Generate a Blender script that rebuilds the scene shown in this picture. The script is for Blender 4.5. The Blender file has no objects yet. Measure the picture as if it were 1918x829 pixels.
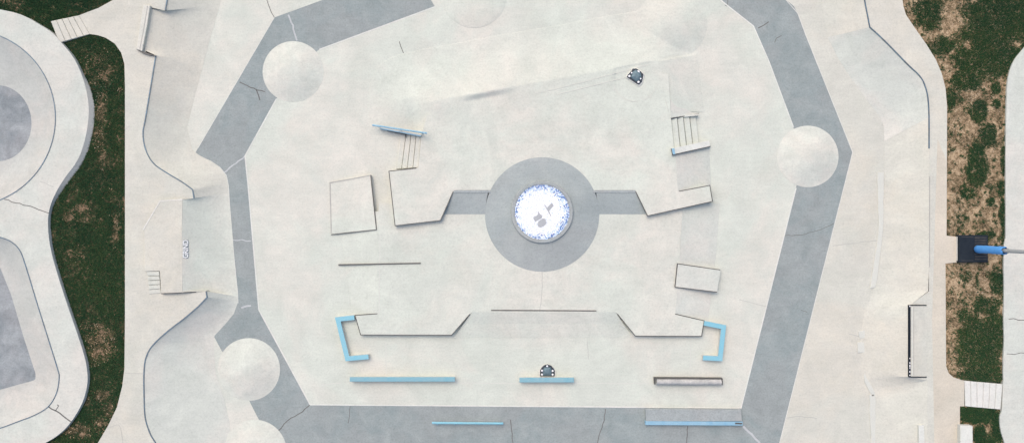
import bpy, bmesh, math, random
import numpy as np
from mathutils import Vector
from mathutils.geometry import tessellate_polygon
R = random.Random(7)
S, H, CX, CY = 0.035, 45.0, 959.0, 414.5      # metres per plan unit at floor level, flying height
scene = bpy.context.scene
col = scene.collection

def P(x, y, z=0.0):
    """plan position surveyed from the air -> real position at height z"""
    f = (H - z) / H
    return Vector(((x - CX) * S * f, (CY - y) * S * f, z))

# ------------------------------------------------------------------ materials
def mat(name, rough=0.85, metal=0.0, spec=0.3):
    m = bpy.data.materials.new(name); m.use_nodes = True
    nt = m.node_tree; b = nt.nodes['Principled BSDF']
    b.inputs['Roughness'].default_value = rough
    b.inputs['Metallic'].default_value = metal
    b.inputs['Specular IOR Level'].default_value = spec
    return m, nt, b

def ramp(nt, fac, stops):
    r = nt.nodes.new('ShaderNodeValToRGB')
    e = r.color_ramp.elements
    e[0].position, e[0].color = stops[0][0], (*stops[0][1], 1)
    e[1].position, e[1].color = stops[-1][0], (*stops[-1][1], 1)
    for p, c in stops[1:-1]:
        n = e.new(p); n.color = (*c, 1)
    nt.links.new(fac, r.inputs['Fac'])
    return r.outputs['Color']

def noise(nt, vec, scale, detail=4, rough=0.55, dist=0.0):
    n = nt.nodes.new('ShaderNodeTexNoise')
    n.inputs['Scale'].default_value = scale; n.inputs['Detail'].default_value = detail
    n.inputs['Roughness'].default_value = rough; n.inputs['Distortion'].default_value = dist
    nt.links.new(vec, n.inputs['Vector'])
    return n.outputs['Fac']

def mix(nt, a, b, fac, mode='MIX'):
    m = nt.nodes.new('ShaderNodeMix'); m.data_type = 'RGBA'; m.blend_type = mode
    for sock, v in ((m.inputs[6], a), (m.inputs[7], b), (m.inputs[0], fac)):
        if hasattr(v, 'links'): nt.links.new(v, sock)
        elif isinstance(v, tuple): sock.default_value = (*v, 1)
        else: sock.default_value = v
    return m.outputs[2]

def pos(nt):
    return nt.nodes.new('ShaderNodeNewGeometry').outputs['Position']

def mapping(nt, vec, scale=(1, 1, 1), rot=(0, 0, 0), loc=(0, 0, 0)):
    m = nt.nodes.new('ShaderNodeMapping')
    m.inputs['Scale'].default_value = scale; m.inputs['Rotation'].default_value = rot
    m.inputs['Location'].default_value = loc
    nt.links.new(vec, m.inputs['Vector'])
    return m.outputs['Vector']

def bump(nt, b, height, strength=0.15, dist=0.02):
    n = nt.nodes.new('ShaderNodeBump')
    n.inputs['Strength'].default_value = strength; n.inputs['Distance'].default_value = dist
    nt.links.new(height, n.inputs['Height']); nt.links.new(n.outputs['Normal'], b.inputs['Normal'])

def concrete(name, cool, warm, stain, amount=0.5, scale=1.0, off=0.0, fine=0.7):
    m, nt, b = mat(name, 0.88, 0, 0.25)
    v = mapping(nt, pos(nt), loc=(off, off * 1.7, 0))
    tint = noise(nt, v, 0.16 * scale, 5, 0.6, 0.5)
    c = ramp(nt, tint, [(0.43, cool), (0.57, warm)])
    cloud = noise(nt, v, 0.55 * scale, 7, 0.66, 0.8)
    cl = ramp(nt, cloud, [(0.36, (0, 0, 0)), (0.66, (1, 1, 1))])
    f = nt.nodes.new('ShaderNodeMath'); f.operation = 'MULTIPLY'; f.inputs[1].default_value = amount
    nt.links.new(cl, f.inputs[0])
    c = mix(nt, c, stain, f.outputs[0])
    # trowel streaks
    st = noise(nt, mapping(nt, v, scale=(0.5, 3.2, 1), rot=(0, 0, 0.35)), 1.3, 5, 0.7)
    sr = ramp(nt, st, [(0.3, (0.93, 0.93, 0.93)), (0.7, (1.05, 1.05, 1.05))])
    c = mix(nt, c, sr, 0.55, 'MULTIPLY')
    # pale bloom in soft clouds
    bl = noise(nt, mapping(nt, v, loc=(5, 61, 0)), 0.33 * scale, 6, 0.7, 1.2)
    c = mix(nt, c, ramp(nt, bl, [(0.35, (0.93, 0.935, 0.93)), (0.52, (1, 1, 1)), (0.70, (1.09, 1.085, 1.08))]), 0.9, 'MULTIPLY')
    # speckle and pores
    sp = noise(nt, v, 9.0, 3, 0.8)
    sr = ramp(nt, sp, [(0.30, (0.80, 0.80, 0.80)), (0.47, (0.98, 0.98, 0.98)), (0.72, (1.10, 1.10, 1.10))])
    c = mix(nt, c, sr, fine, 'MULTIPLY')
    # scattered dark scuffs
    sc = noise(nt, mapping(nt, v, loc=(31, 7, 0)), 1.7, 6, 0.72, 1.6)
    sr = ramp(nt, sc, [(0.63, (1, 1, 1)), (0.74, (0.86, 0.86, 0.85))])
    c = mix(nt, c, sr, 1.0, 'MULTIPLY')
    nt.links.new(c, b.inputs['Base Color'])
    bump(nt, b, sp, 0.12, 0.01)
    return m

M = {}
M['floor'] = concrete('pale_concrete', (0.520, 0.542, 0.466), (0.562, 0.540, 0.466), (0.470, 0.483, 0.420), 0.7)
M['outer'] = concrete('warm_concrete', (0.508, 0.503, 0.430), (0.536, 0.508, 0.425), (0.470, 0.460, 0.40), 0.7, 1.2, 13)
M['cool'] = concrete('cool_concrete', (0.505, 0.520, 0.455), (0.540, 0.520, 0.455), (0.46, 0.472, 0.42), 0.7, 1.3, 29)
M['beige'] = concrete('beige_concrete', (0.51, 0.472, 0.385), (0.53, 0.478, 0.385), (0.455, 0.415, 0.34), 0.6, 1.0, 41)
M['grey'] = concrete('blue_grey_concrete', (0.222, 0.258, 0.250), (0.245, 0.265, 0.254), (0.292, 0.318, 0.302), 0.75, 1.8, 53, 1.0)
M['greyrough'] = concrete('brushed_grey_concrete', (0.28, 0.305, 0.295), (0.30, 0.31, 0.295), (0.34, 0.365, 0.355), 0.6, 2.2, 61, 1.0)
M['disc'] = concrete('disc_concrete', (0.29, 0.322, 0.310), (0.325, 0.342, 0.325), (0.355, 0.378, 0.355), 0.6, 1.2, 71, 0.7)
M['bowl'] = concrete('bowl_concrete', (0.44, 0.445, 0.40), (0.465, 0.445, 0.395), (0.40, 0.405, 0.37), 0.7, 1.6, 83)
M['bowlfloor'] = concrete('stained_floor_concrete', (0.195, 0.215, 0.22), (0.23, 0.238, 0.238), (0.34, 0.36, 0.355), 0.7, 1.9, 97, 1.0)
M['mound'] = concrete('mound_concrete', (0.53, 0.545, 0.472), (0.568, 0.545, 0.472), (0.475, 0.483, 0.425), 0.7, 1.6, 17, 0.7)
M['bench'] = concrete('rough_bench_concrete', (0.40, 0.40, 0.375), (0.48, 0.465, 0.43), (0.27, 0.27, 0.26), 0.7, 5.0, 3, 0.9)
M['white'] = concrete('white_concrete', (0.58, 0.585, 0.525), (0.60, 0.58, 0.525), (0.53, 0.53, 0.475), 0.5, 1.5, 5)

def paint(name, c, var=0.25, rough=0.5, metal=0.0, scale=2.5, alt=None, spec=0.4):
    m, nt, b = mat(name, rough, metal, spec)
    v = pos(nt)
    alt = alt or tuple(x * (1 - var) for x in c)
    n1 = noise(nt, v, scale, 6, 0.7, 0.6)
    cc = ramp(nt, n1, [(0.35, c), (0.68, alt)])
    sp = noise(nt, v, 22, 3, 0.7)
    cc = mix(nt, cc, ramp(nt, sp, [(0.3, (0.85, 0.85, 0.85)), (0.6, (1.04, 1.04, 1.04))]), 0.8, 'MULTIPLY')
    nt.links.new(cc, b.inputs['Base Color'])
    bump(nt, b, sp, 0.1, 0.004)
    return m
M['blue'] = paint('sky_blue_paint', (0.175, 0.42, 0.505), alt=(0.235, 0.44, 0.49))
M['bluegrey'] = paint('worn_blue_paint', (0.19, 0.36, 0.47), alt=(0.27, 0.42, 0.49), scale=3)
M['bluefade'] = paint('faded_blue_paint', (0.165, 0.35, 0.405), alt=(0.235, 0.375, 0.405))
M['steel'] = paint('dark_steel', (0.12, 0.115, 0.105), 0.4, 0.55, 0.3)
M['copingsteel'] = paint('coping_steel', (0.10, 0.12, 0.135), 0.4, 0.5, 0.35, alt=(0.13, 0.20, 0.25))
M['blackmetal'] = paint('navy_black_metal', (0.010, 0.017, 0.026), 0.4, 0.6, 0.0, spec=0.15)
M['galv'] = paint('galvanised_grey', (0.40, 0.42, 0.42), 0.2, 0.6, 0.2)
M['plate'] = paint('slate_plate', (0.10, 0.145, 0.165), 0.45, 0.55, 0.25, scale=6, alt=(0.14, 0.21, 0.23))
M['plate_rim'] = paint('dark_plate_rim', (0.05, 0.06, 0.07), 0.3, 0.6, scale=6, spec=0.2)
M['bolt'] = paint('white_bolt', (0.78, 0.78, 0.77), 0.05, 0.4)
M['letter'] = paint('white_letter', (0.72, 0.72, 0.69), 0.08, 0.5)
M['darkline'] = paint('crack_dirt', (0.15, 0.145, 0.132), 0.35, 0.95)
M['seam'] = paint('seam_filler', (0.46, 0.47, 0.46), 0.2, 0.9)
M['joint'] = paint('joint_grime', (0.40, 0.39, 0.35), 0.12, 0.95)
M['chalk'] = paint('patch_concrete', (0.535, 0.535, 0.47), 0.05, 0.9, scale=1.5)
M['pad'] = paint('blue_foam_pad', (0.09, 0.32, 0.70), 0.15, 0.75, scale=6)
M['box'] = paint('dark_box_lid', (0.012, 0.018, 0.025), 0.3, 0.75, scale=1.5, alt=(0.022, 0.028, 0.035), spec=0.12)
M['boxribs'] = paint('dusty_slats', (0.032, 0.036, 0.040), 0.4, 0.85, scale=3, alt=(0.065, 0.062, 0.058), spec=0.12)
M['emblem'] = paint('emblem_grey', (0.33, 0.34, 0.345), 0.3, 0.7, scale=6, alt=(0.38, 0.39, 0.39))
for nm, c in (('tile_white', (0.86, 0.87, 0.88)), ('tile_pale', (0.58, 0.70, 0.84)), ('tile_blue', (0.10, 0.22, 0.48)), ('tile_lilac', (0.22, 0.25, 0.44))):
    M[nm] = paint(nm, c, 0.12, 0.25, scale=8)

def soil_mat(name, tan, mid, dark, bias):
    m, nt, b = mat(name, 0.95, 0, 0.1)
    v = pos(nt)
    n1 = noise(nt, v, 1.1, 6, 0.7, 0.8); n2 = noise(nt, v, 6.5, 5, 0.75, 0.6)
    a = nt.nodes.new('ShaderNodeMath'); a.operation = 'ADD'
    nt.links.new(n1, a.inputs[0]); nt.links.new(n2, a.inputs[1])
    h = nt.nodes.new('ShaderNodeMath'); h.operation = 'MULTIPLY_ADD'
    h.inputs[1].default_value = 0.5; h.inputs[2].default_value = bias
    nt.links.new(a.outputs[0], h.inputs[0])
    c = ramp(nt, h.outputs[0], [(0.40, dark), (0.50, mid), (0.58, tan)])
    nt.links.new(c, b.inputs['Base Color'])
    bump(nt, b, n2, 0.6, 0.06)
    return m
M['soil'] = soil_mat('bare_soil', (0.43, 0.32, 0.20), (0.225, 0.16, 0.092), (0.035, 0.034, 0.018), 0.004)
M['thatch'] = soil_mat('thatch_soil', (0.24, 0.16, 0.10), (0.055, 0.050, 0.026), (0.016, 0.026, 0.013), -0.01)

def blades_mat(name, stops):
    m, nt, b = mat(name, 0.8, 0, 0.2)
    g = nt.nodes.new('ShaderNodeNewGeometry')
    c = ramp(nt, g.outputs['Random Per Island'], stops)
    n1 = noise(nt, g.outputs['Position'], 0.5, 4, 0.6)
    c = mix(nt, c, ramp(nt, n1, [(0.35, (0.75, 0.85, 0.9)), (0.65, (1.25, 1.1, 0.95))]), 0.8, 'MULTIPLY')
    nt.links.new(c, b.inputs['Base Color'])
    return m
M['grass'] = blades_mat('grass_blades', [(0.0, (0.013, 0.045, 0.020)), (0.5, (0.022, 0.072, 0.028)), (0.82, (0.040, 0.095, 0.038)), (1.0, (0.125, 0.13, 0.055))])
M['litter'] = blades_mat('dry_litter', [(0.0, (0.07, 0.05, 0.028)), (0.4, (0.25, 0.175, 0.10)), (0.8, (0.45, 0.335, 0.215)), (1.0, (0.60, 0.50, 0.37))])

# ------------------------------------------------------------------ object helpers
def tag(o, label=None, cat=None, group=None, kind=None):
    if label: o['label'] = label
    if cat: o['category'] = cat
    if group: o['group'] = group
    if kind: o['kind'] = kind
    return o

def thing(name, label, cat, at=(0, 0, 0), group=None):
    o = bpy.data.objects.new(name, None); col.objects.link(o)
    o.location = at; o.empty_display_size = 0.3
    return tag(o, label, cat, group)

def ccw(poly):
    a = sum(p[0] * q[1] - q[0] * p[1] for p, q in zip(poly, poly[1:] + poly[:1]))
    return poly if a > 0 else poly[::-1]

def spline(pts, n=6, closed=False):
    out = []; N = len(pts)
    g = (lambda i: pts[i % N]) if closed else (lambda i: pts[max(0, min(N - 1, i))])
    for i in range(N if closed else N - 1):
        p0, p1, p2, p3 = g(i - 1), g(i), g(i + 1), g(i + 2)
        for k in range(n):
            t = k / n
            out.append(tuple(0.5 * (2 * b + (c - a) * t + (2 * a - 5 * b + 4 * c - d) * t * t + (3 * b - a - 3 * c + d) * t ** 3)
                             for a, b, c, d in zip(p0, p1, p2, p3)))
    if not closed: out.append(tuple(pts[-1]))
    return out

def circle(cx, cy, r, n=96, a0=0.0, a1=360.0):
    """plan circle; angle 0 to the east, growing clockwise on the plan"""
    full = abs(a1 - a0 - 360) < 1e-6
    k = n if full else n + 1
    return [(cx + r * math.cos(math.radians(a0 + (a1 - a0) * i / n)), cy + r * math.sin(math.radians(a0 + (a1 - a0) * i / n))) for i in range(k)]

class MB:
    def __init__(s): s.v = []; s.f = []; s.m = []; s.mats = []
    def mi(s, m):
        if m not in s.mats: s.mats.append(m)
        return s.mats.index(m)
    def add(s, vs, fs, m):
        b = len(s.v); s.v += [tuple(v) for v in vs]; k = s.mi(m)
        for f in fs: s.f.append(tuple(b + i for i in f)); s.m.append(k)
    def poly(s, pts, m):
        """flat fill of one 3-D outline, facing up"""
        pts = ccw([tuple(p) for p in pts])
        tr = tessellate_polygon([[Vector(p) for p in pts]])
        fs = []
        for a, b, c in tr:
            A, B, Cc = pts[a], pts[b], pts[c]
            z = (B[0] - A[0]) * (Cc[1] - A[1]) - (B[1] - A[1]) * (Cc[0] - A[0])
            if abs(z) < 1e-9: continue
            fs.append((a, b, c) if z > 0 else (a, c, b))
        s.add(pts, fs, m)
    def prism(s, plan, z0, z1, m, side=None, bev=0.0):
        """upright block over a plan outline; z1 may be a function of the plan point"""
        zz = z1 if callable(z1) else (lambda p: z1)
        top = ccw([tuple(P(p[0], p[1], zz(p))) for p in plan])
        s.prism3(top, z0, m, side, bev)
    def prism3(s, top, z0, m, side=None, bev=0.0):
        top = ccw([tuple(t) for t in top])
        side = side or m; n = len(top)
        if bev > 0:
            ins = []
            for i in range(n):
                a, b, c = Vector(top[i - 1][:2]), Vector(top[i][:2]), Vector(top[(i + 1) % n][:2])
                d1, d2 = (b - a).normalized(), (c - b).normalized()
                n1, n2 = Vector((-d1.y, d1.x)), Vector((-d2.y, d2.x))
                k = n1 + n2; L = k.length
                k = k / L * min(2.5, 1 / max(0.3, L / 2)) if L > 1e-6 else n1
                q = b + k * bev
                ins.append((q.x, q.y, top[i][2]))
            low = [(t[0], t[1], t[2] - bev) for t in top]
            s.poly(ins, m)
            s.add(low + ins, [(i, (i + 1) % n, n + (i + 1) % n, n + i) for i in range(n)], m)
            top = low
        else:
            s.poly(top, m)
        s.add([(t[0], t[1], z0) for t in top] + top, [(i, (i + 1) % n, n + (i + 1) % n, n + i) for i in range(n)], side)
    def strip(s, line, w, dz, h, m, closed=False):
        """rectangular bar following 3-D points: width w metres, top dz above them, height h"""
        pts = [Vector(p) for p in line]; n = len(pts); L = []; Rr = []
        for i in range(n):
            a = pts[i - 1] if (i > 0 or closed) else pts[i]
            c = pts[(i + 1) % n] if (i < n - 1 or closed) else pts[i]
            d1 = (pts[i] - a).to_2d(); d2 = (c - pts[i]).to_2d()
            if d1.length < 1e-7: d1 = d2
            if d2.length < 1e-7: d2 = d1
            d1.normalize(); d2.normalize()
            n1, n2 = Vector((-d1.y, d1.x)), Vector((-d2.y, d2.x))
            k = n1 + n2; l = k.length
            k = k / l * min(2.0, 2 / l) if l > 1e-6 else n1
            L.append(pts[i].to_2d() + k * w / 2); Rr.append(pts[i].to_2d() - k * w / 2)
        V = []
        for i in range(n):
            z = pts[i].z + dz
            V += [(Rr[i].x, Rr[i].y, z), (L[i].x, L[i].y, z), (L[i].x, L[i].y, z - h), (Rr[i].x, Rr[i].y, z - h)]
        F = []
        for i in range(n if closed else n - 1):
            a = 4 * i; b = 4 * ((i + 1) % n)
            for k in range(4): F.append((a + k, b + k, b + (k + 1) % 4, a + (k + 1) % 4))
        if not closed: F += [(0, 1, 2, 3), (4 * n - 1, 4 * n - 2, 4 * n - 3, 4 * n - 4)]
        s.add(V, F, m)
    def tube(s, line, r, m, n=10, caps=True):
        pts = [Vector(p) for p in line]; V = []; F = []
        rr = r if isinstance(r, (list, tuple)) else [r] * len(pts)
        for i, p in enumerate(pts):
            d = (pts[min(i + 1, len(pts) - 1)] - pts[max(i - 1, 0)]).normalized()
            u = d.cross(Vector((0, 0, 1)) if abs(d.z) < 0.9 else Vector((1, 0, 0))).normalized(); w = d.cross(u)
            for k in range(n):
                a = 2 * math.pi * k / n
                V.append(p + (u * math.cos(a) + w * math.sin(a)) * rr[i])
        for i in range(len(pts) - 1):
            for k in range(n):
                F.append((i * n + k, i * n + (k + 1) % n, (i + 1) * n + (k + 1) % n, (i + 1) * n + k))
        if caps:
            F.append(tuple(range(n))); F.append(tuple(range((len(pts) - 1) * n, len(pts) * n))[::-1])
        s.add(V, F, m)
    def grid(s, rows, m, closed=False):
        """rows of 3-D points, all of one length"""
        n = len(rows[0]); V = [p for r in rows for p in r]; F = []
        for i in range(len(rows) - 1):
            for k in range(n if closed else n - 1):
                F.append((i * n + k, i * n + (k + 1) % n, (i + 1) * n + (k + 1) % n, (i + 1) * n + k))
        s.add(V, F, m)
    def build(s, name, parent=None, smooth=False, fixn=True):
        me = bpy.data.meshes.new(name)
        org = Vector((0, 0, 0))
        if parent is not None: org = parent['_o'] if '_o' in parent else Vector((0, 0, 0))
        me.from_pydata(s.v, [], s.f)
        for m in s.mats: me.materials.append(M[m])
        me.polygons.foreach_set('material_index', s.m)
        if smooth == 'all': me.polygons.foreach_set('use_smooth', [True] * len(s.f))
        me.update()
        if fixn:
            bm = bmesh.new(); bm.from_mesh(me)
            bmesh.ops.remove_doubles(bm, verts=bm.verts, dist=0.0004)
            bmesh.ops.recalc_face_normals(bm, faces=bm.faces)
            bm.to_mesh(me); bm.free()
        o = bpy.data.objects.new(name, me); col.objects.link(o)
        if smooth == 'angle':
            me.polygons.foreach_set('use_smooth', [True] * len(me.polygons))
            me.set_sharp_from_angle(angle=math.radians(28))
        if parent is not None:
            o.parent = parent
            top = parent
            while top.parent is not None: top = top.parent
            if parent.parent is None: o.location = -parent.location
        return o

def recentre(o):
    """move a top-level mesh's origin to its base"""
    me = o.data; n = len(me.vertices); a = np.empty(n * 3); me.vertices.foreach_get('co', a); a = a.reshape(n, 3)
    c = np.array([(a[:, 0].min() + a[:, 0].max()) / 2, (a[:, 1].min() + a[:, 1].max()) / 2, a[:, 2].min()])
    me.vertices.foreach_set('co', (a - c).ravel()); o.location = c; me.update()
    return o

def wiggle(line, step=9.0, amp=1.0, rng=R):
    out = []
    for (a, b) in zip(line, line[1:]):
        L = math.hypot(b[0] - a[0], b[1] - a[1]); n = max(1, int(L / step))
        for i in range(n):
            t = i / n; j = 0 if i == 0 else amp
            out.append((a[0] + (b[0] - a[0]) * t + rng.uniform(-j, j), a[1] + (b[1] - a[1]) * t + rng.uniform(-j, j)))
    out.append(line[-1]); return out

def crack(mb, line, z, w, m='darkline', amp=1.2):
    mb.strip([P(x, y, z) for x, y in wiggle(line, 7, amp)], w, 0.003, 0.002, m)

def smooth(e0, e1, x):
    t = max(0.0, min(1.0, (x - e0) / (e1 - e0))); return t * t * (3 - 2 * t)

ZD, ZG, ZB, ZR = 0.9, 0.84, 1.08, 0.98        # deck, grass soil, bowl deck, eastern slab
ZM, ZU = 0.3, 0.6                            # middle terrace, upper terrace

# ------------------------------------------------------------------ setting: floor and grey path
g = MB()
g.add([(-260, -260, 0), (260, -260, 0), (260, 260, 0), (-260, 260, 0)], [(0, 1, 2, 3)], 'floor')
for ln in ([(497, -5), (505, 15), (514, 33)], [(748, 78), (753, 93), (763, 116)]):
    crack(g, ln, 0, 0.045, 'darkline')
for ln in ([(1473, 782), (1500, 779), (1530, 783)], [(1560, 460), (1650, 449)], [(1590, 625), (1622, 632)]):
    crack(g, ln, 0, 0.04, 'joint')
for ln in ([(852, 716), (973, 717), (1225, 717)], [(1358, 718), (1368, 735), (1380, 754)], [(722, 640), (724, 700)], [(1345, 612), (1343, 690)], [(600, 760 - 40), (640, 716)], [(1296, 610), (1292, 700)]):
    crack(g, ln, 0, 0.06, 'chalk', 0.5)
for ln in ([(1385, 560), (1440, 575)], [(1100, 640), (1102, 672)]):
    crack(g, ln, 0, 0.03, 'joint', 0.8)
tag(g.build('plaza_floor', fixn=False), kind='structure')

ap = MB()        # outer apron between the path and the banks, a warmer pour
ap.poly([P(*p, 0.002) for p in [(1470, -60), (1487, 10), (1510, 68), (1597, 285), (1460, 829), (1440, 920), (1720, 920), (1720, 560), (1770, 300), (1740, 150), (1640, 20), (1620, -60)]], 'outer')
tag(ap.build('apron', fixn=False), kind='structure')

ring = [(760, -75), (590, -8), (605, 0), (514, 33), (480, 92), (371, 277), (366, 286), (378, 294), (395, 301), (411, 312), (424, 328), (428, 348),
        (434, 440), (440, 500), (445, 545), (445, 567), (437, 587), (420, 607), (400, 628), (415, 656), (440, 690), (467, 750),
        (477, 770), (486, 787), (500, 800), (521, 806), (533, 829), (545, 870), (560, 920), (1435, 920), (1460, 829), (1597, 285), (1510, 68), (1494, 25), (1487, 12), (1470, -2), (1440, -30),
        (1300, -60), (1345, -2), (1360, 9), (1385, 28), (1411, 49), (1420, 68), (1440, 115), (1486, 238), (1500, 290), (1491, 352), (1388, 763), (581, 757), (485, 580),
        (478, 500), (465, 350), (459, 292), (518, 185), (548, 133), (598, 93), (815, 13)]
ring[1] = (700, -45); del ring[2]; ring.insert(2, (605, 0))
rg = MB()
rg.poly([P(*p, 0.004) for p in ring], 'grey')
for ln, w in (([(449, 154), (462, 160), (481, 169), (496, 172)], .06), ([(480, 168), (484, 178), (487, 188)], .06), ([(521, 806), (532, 793), (545, 782), (560, 774), (571, 765), (581, 757)], .06),
              ([(656, 760), (655, 775), (652, 792)], .035), ([(956, 785), (958, 803), (961, 829), (962, 860)], .05), ([(1134, 765), (1132, 786), (1125, 806), (1119, 829), (1117, 860)], .05),
              ([(1288, 797), (1286, 829), (1286, 860)], .05), ([(1363, -4), (1362, 12)], .035), ([(1362, 12), (1358, 10)], .035), ([(1420, 53), (1430, 48), (1440, 41)], .06),
              ([(1451, 80), (1454, 72), (1464, 67)], .04), ([(1470, 441), (1500, 440), (1530, 432), (1562, 418)], .03), ([(1500, 580), (1512, 584)], .03)):
    crack(rg, ln, 0.004, w)
for ln, w in (([(540, 28), (549, 48), (556, 76)], .10), ([(412, 328), (430, 314), (459, 292)], .08), ([(1392, 797), (1408, 812), (1426, 832), (1440, 850)], .13), ([(436, 449), (470, 451)], .06),
              ([(452, 576), (470, 572)], .12), ([(1369, 763), (1368, 787)], .10)):
    crack(rg, ln, 0.004, w, 'seam', 1.6)
tag(rg.build('grey_path', fixn=False), kind='structure')

# pale kerb line round the inside of the path
kb = MB()
for seg in ([(815, 13), (598, 93)], [(518, 185), (459, 292), (465, 350), (478, 500), (485, 580), (581, 757), (1388, 763), (1491, 352)], [(1486, 238), (1440, 115), (1411, 49), (1360, 9), (1345, -4)]):
    kb.strip([P(x, y, 0) for x, y in seg], 0.075, 0.010, 0.014, 'white')
for seg in ([(446, 567), (445, 545), (434, 440), (428, 348), (424, 328), (411, 312)], [(1470, -2), (1494, 25), (1510, 68), (1597, 285), (1460, 829)], [(514, 33), (371, 277)]):
    kb.strip([P(x, y, 0) for x, y in seg], 0.04, 0.009, 0.012, 'white')
tag(kb.build('kerb_line'), kind='structure')

# ------------------------------------------------------------------ banks (rows from the coping down to the foot)
def bank(pairs, m, n=10, power=1.5, fine=5):
    mb = MB(); rows = []
    dense = []
    for (a, b) in zip(pairs, pairs[1:]):
        for k in range(fine):
            t = k / fine
            dense.append(tuple(x + (y - x) * t for x, y in zip(a, b)))
    dense.append(pairs[-1])
    for i in range(n + 1):
        t = i / n; row = []
        for (tx, ty, tz, fx, fy) in dense:
            A, B = P(tx, ty, tz), P(fx, fy, 0.0)
            q = A.lerp(B, t); q.z = tz * (1 - t) ** power + 0.006 + 0.0
            row.append(q)
        rows.append(row)
    mb.grid(rows, m)
    return mb

west = [(322, -70, ZD, 428, -70), (312, 0, ZD, 414, 0), (308, 20, ZD, 412, 8), (282, 16, ZD, 402, 45), (272, 95, ZD, 391, 82), (292, 104, ZD, 381, 120),
        (282, 165, ZD, 366, 175), (272, 225, ZD, 350, 240), (268, 250, ZD, 360, 280), (273, 280, ZD, 372, 290), (287, 305, ZD, 385, 297), (310, 322, ZD, 402, 306), (340, 340, ZD, 417, 318),
        (362, 355, ZD, 427, 340), (363, 371, ZD, 429, 360), (342, 374, ZB, 431, 385), (341, 440, ZB, 436, 445), (341, 500, ZB, 441, 505), (342, 546, ZB, 446, 550), (386, 545, ZD, 446, 556), (388, 556, ZD, 446, 565),
        (372, 573, ZD, 438, 587), (345, 596, ZD, 424, 604), (315, 619, ZD, 402, 628), (288, 644, ZD, 400, 640), (275, 665, ZD, 402, 668), (270, 692, ZD, 404, 700), (270, 740, ZD, 420, 745), (272, 780, ZD, 430, 790),
        (281, 810, ZD, 432, 820), (292, 829, ZD, 434, 850), (320, 880, ZD, 440, 920)]
b = bank(west[:15], 'outer', 10, 1.5); tag(b.build('west_bank', smooth='angle'), kind='structure')
b = bank(west[14:20], 'floor', 10, 1.5); tag(b.build('platform_bank', smooth='angle'), kind='structure')
b = bank(west[19:], 'cool', 12, 1.5); tag(b.build('lower_west_bank', smooth='angle'), kind='structure')

east = [(1608, -60, ZD, 1535, -60), (1619, 0, ZD, 1540, 20), (1629, 51, ZD, 1550, 70), (1660, 80, ZD, 1570, 110), (1700, 121, ZD, 1596, 150), (1722, 142, ZD, 1625, 190), (1732, 160, ZD, 1645, 215), (1738, 185, ZD, 1655, 235),
        (1740, 220, ZD, 1656, 265), (1740, 300, ZD, 1656, 340), (1740, 420, ZD, 1652, 420), (1740, 500, ZD, 1645, 500), (1738, 545, ZD, 1635, 545), (1704, 571, ZD, 1618, 585), (1704, 640, ZD, 1610, 640),
        (1704, 705, ZD, 1614, 705), (1737, 712, ZD, 1630, 738), (1737, 770, ZD, 1632, 780), (1737, 829, ZD, 1630, 829), (1737, 920, ZD, 1626, 920)]
b = bank(east[:3], 'outer', 10, 1.3); tag(b.build('east_bank', smooth='angle'), kind='structure')
b = bank(east[2:9], 'cool', 10, 1.25); tag(b.build('curved_east_bank', smooth='angle'), kind='structure')  # cooler pour; its colour also stands in for shade on this slope facing away from the sun
b = bank(east[8:], 'outer', 10, 1.3); tag(b.build('lower_east_bank', smooth='angle'), kind='structure')

# thin poured patches and joints lying along the foot of the eastern bank
pt = MB()
for pl in ([(1644, 322), (1656, 322), (1655, 420), (1650, 470), (1640, 538), (1630, 540), (1641, 470), (1646, 420)],
           [(1608, 620), (1620, 618), (1621, 632), (1610, 634)], [(1606, 640), (1620, 640), (1620, 660), (1607, 660)],
           [(1618, 700), (1637, 704), (1630, 712), (1640, 738), (1634, 742), (1620, 716)], [(1628, 738), (1640, 738), (1640, 830), (1638, 900), (1630, 900), (1632, 830)]):
    pt.prism(wiggle(pl + pl[:1], 14, 0.9)[:-1], 0.0, 0.05, 'chalk', bev=0.02)
tag(pt.build('poured_patch'), kind='structure')

# ------------------------------------------------------------------ decks
wdeck = [(340, -70), (250, -70), (212, 0), (185, 15), (148, 29), (168, 64), (182, 66), (198, 71), (215, 82), (227, 99), (233, 120), (234, 160), (234, 600), (233, 690), (229, 722), (219, 762), (203, 795), (183, 829), (130, 900), (330, 900),
         (292, 829), (281, 810), (272, 780), (270, 740), (270, 692), (275, 665), (288, 644), (315, 619), (345, 596), (372, 573), (388, 556), (386, 545), (342, 546), (341, 440), (342, 374), (363, 371), (362, 355), (340, 340), (310, 322), (287, 305), (273, 280), (268, 250),
         (272, 225), (282, 165), (292, 104), (272, 100), (282, 14), (308, 20), (312, 0)]
d = MB(); d.prism(wdeck, -0.1, ZD, 'outer')
crack(d, [(235, 698), (268, 699)], ZD, 0.03, 'joint', 0.3)
d.strip([P(x, y, ZD) for x, y in spline([(205, 800), (222, 795), (228, 812), (232, 850)], 5)], 0.03, 0.004, 0.003, 'joint')
tag(d.build('west_deck'), kind='structure')

east_in = [(1608, -60), (1619, 0), (1629, 51), (1660, 80), (1700, 121), (1722, 142), (1732, 160), (1738, 185), (1740, 220), (1740, 545), (1704, 571), (1704, 705), (1737, 712), (1737, 920)]
east_out = [(1798, 920), (1798, 760), (1806, 760), (1806, 712), (1786, 706), (1777, 698), (1772, 685), (1771, 493), (1792, 491), (1796, 480), (1796, 452), (1792, 443), (1773, 441), (1774, 200), (1771, 165), (1764, 138), (1753, 112), (1735, 83), (1713, 52), (1697, 28), (1692, 12), (1690, -5), (1690, -60)]
d = MB(); d.prism(east_in + east_out, -0.1, ZD, 'outer')
tag(d.build('east_deck'), kind='structure')
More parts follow.
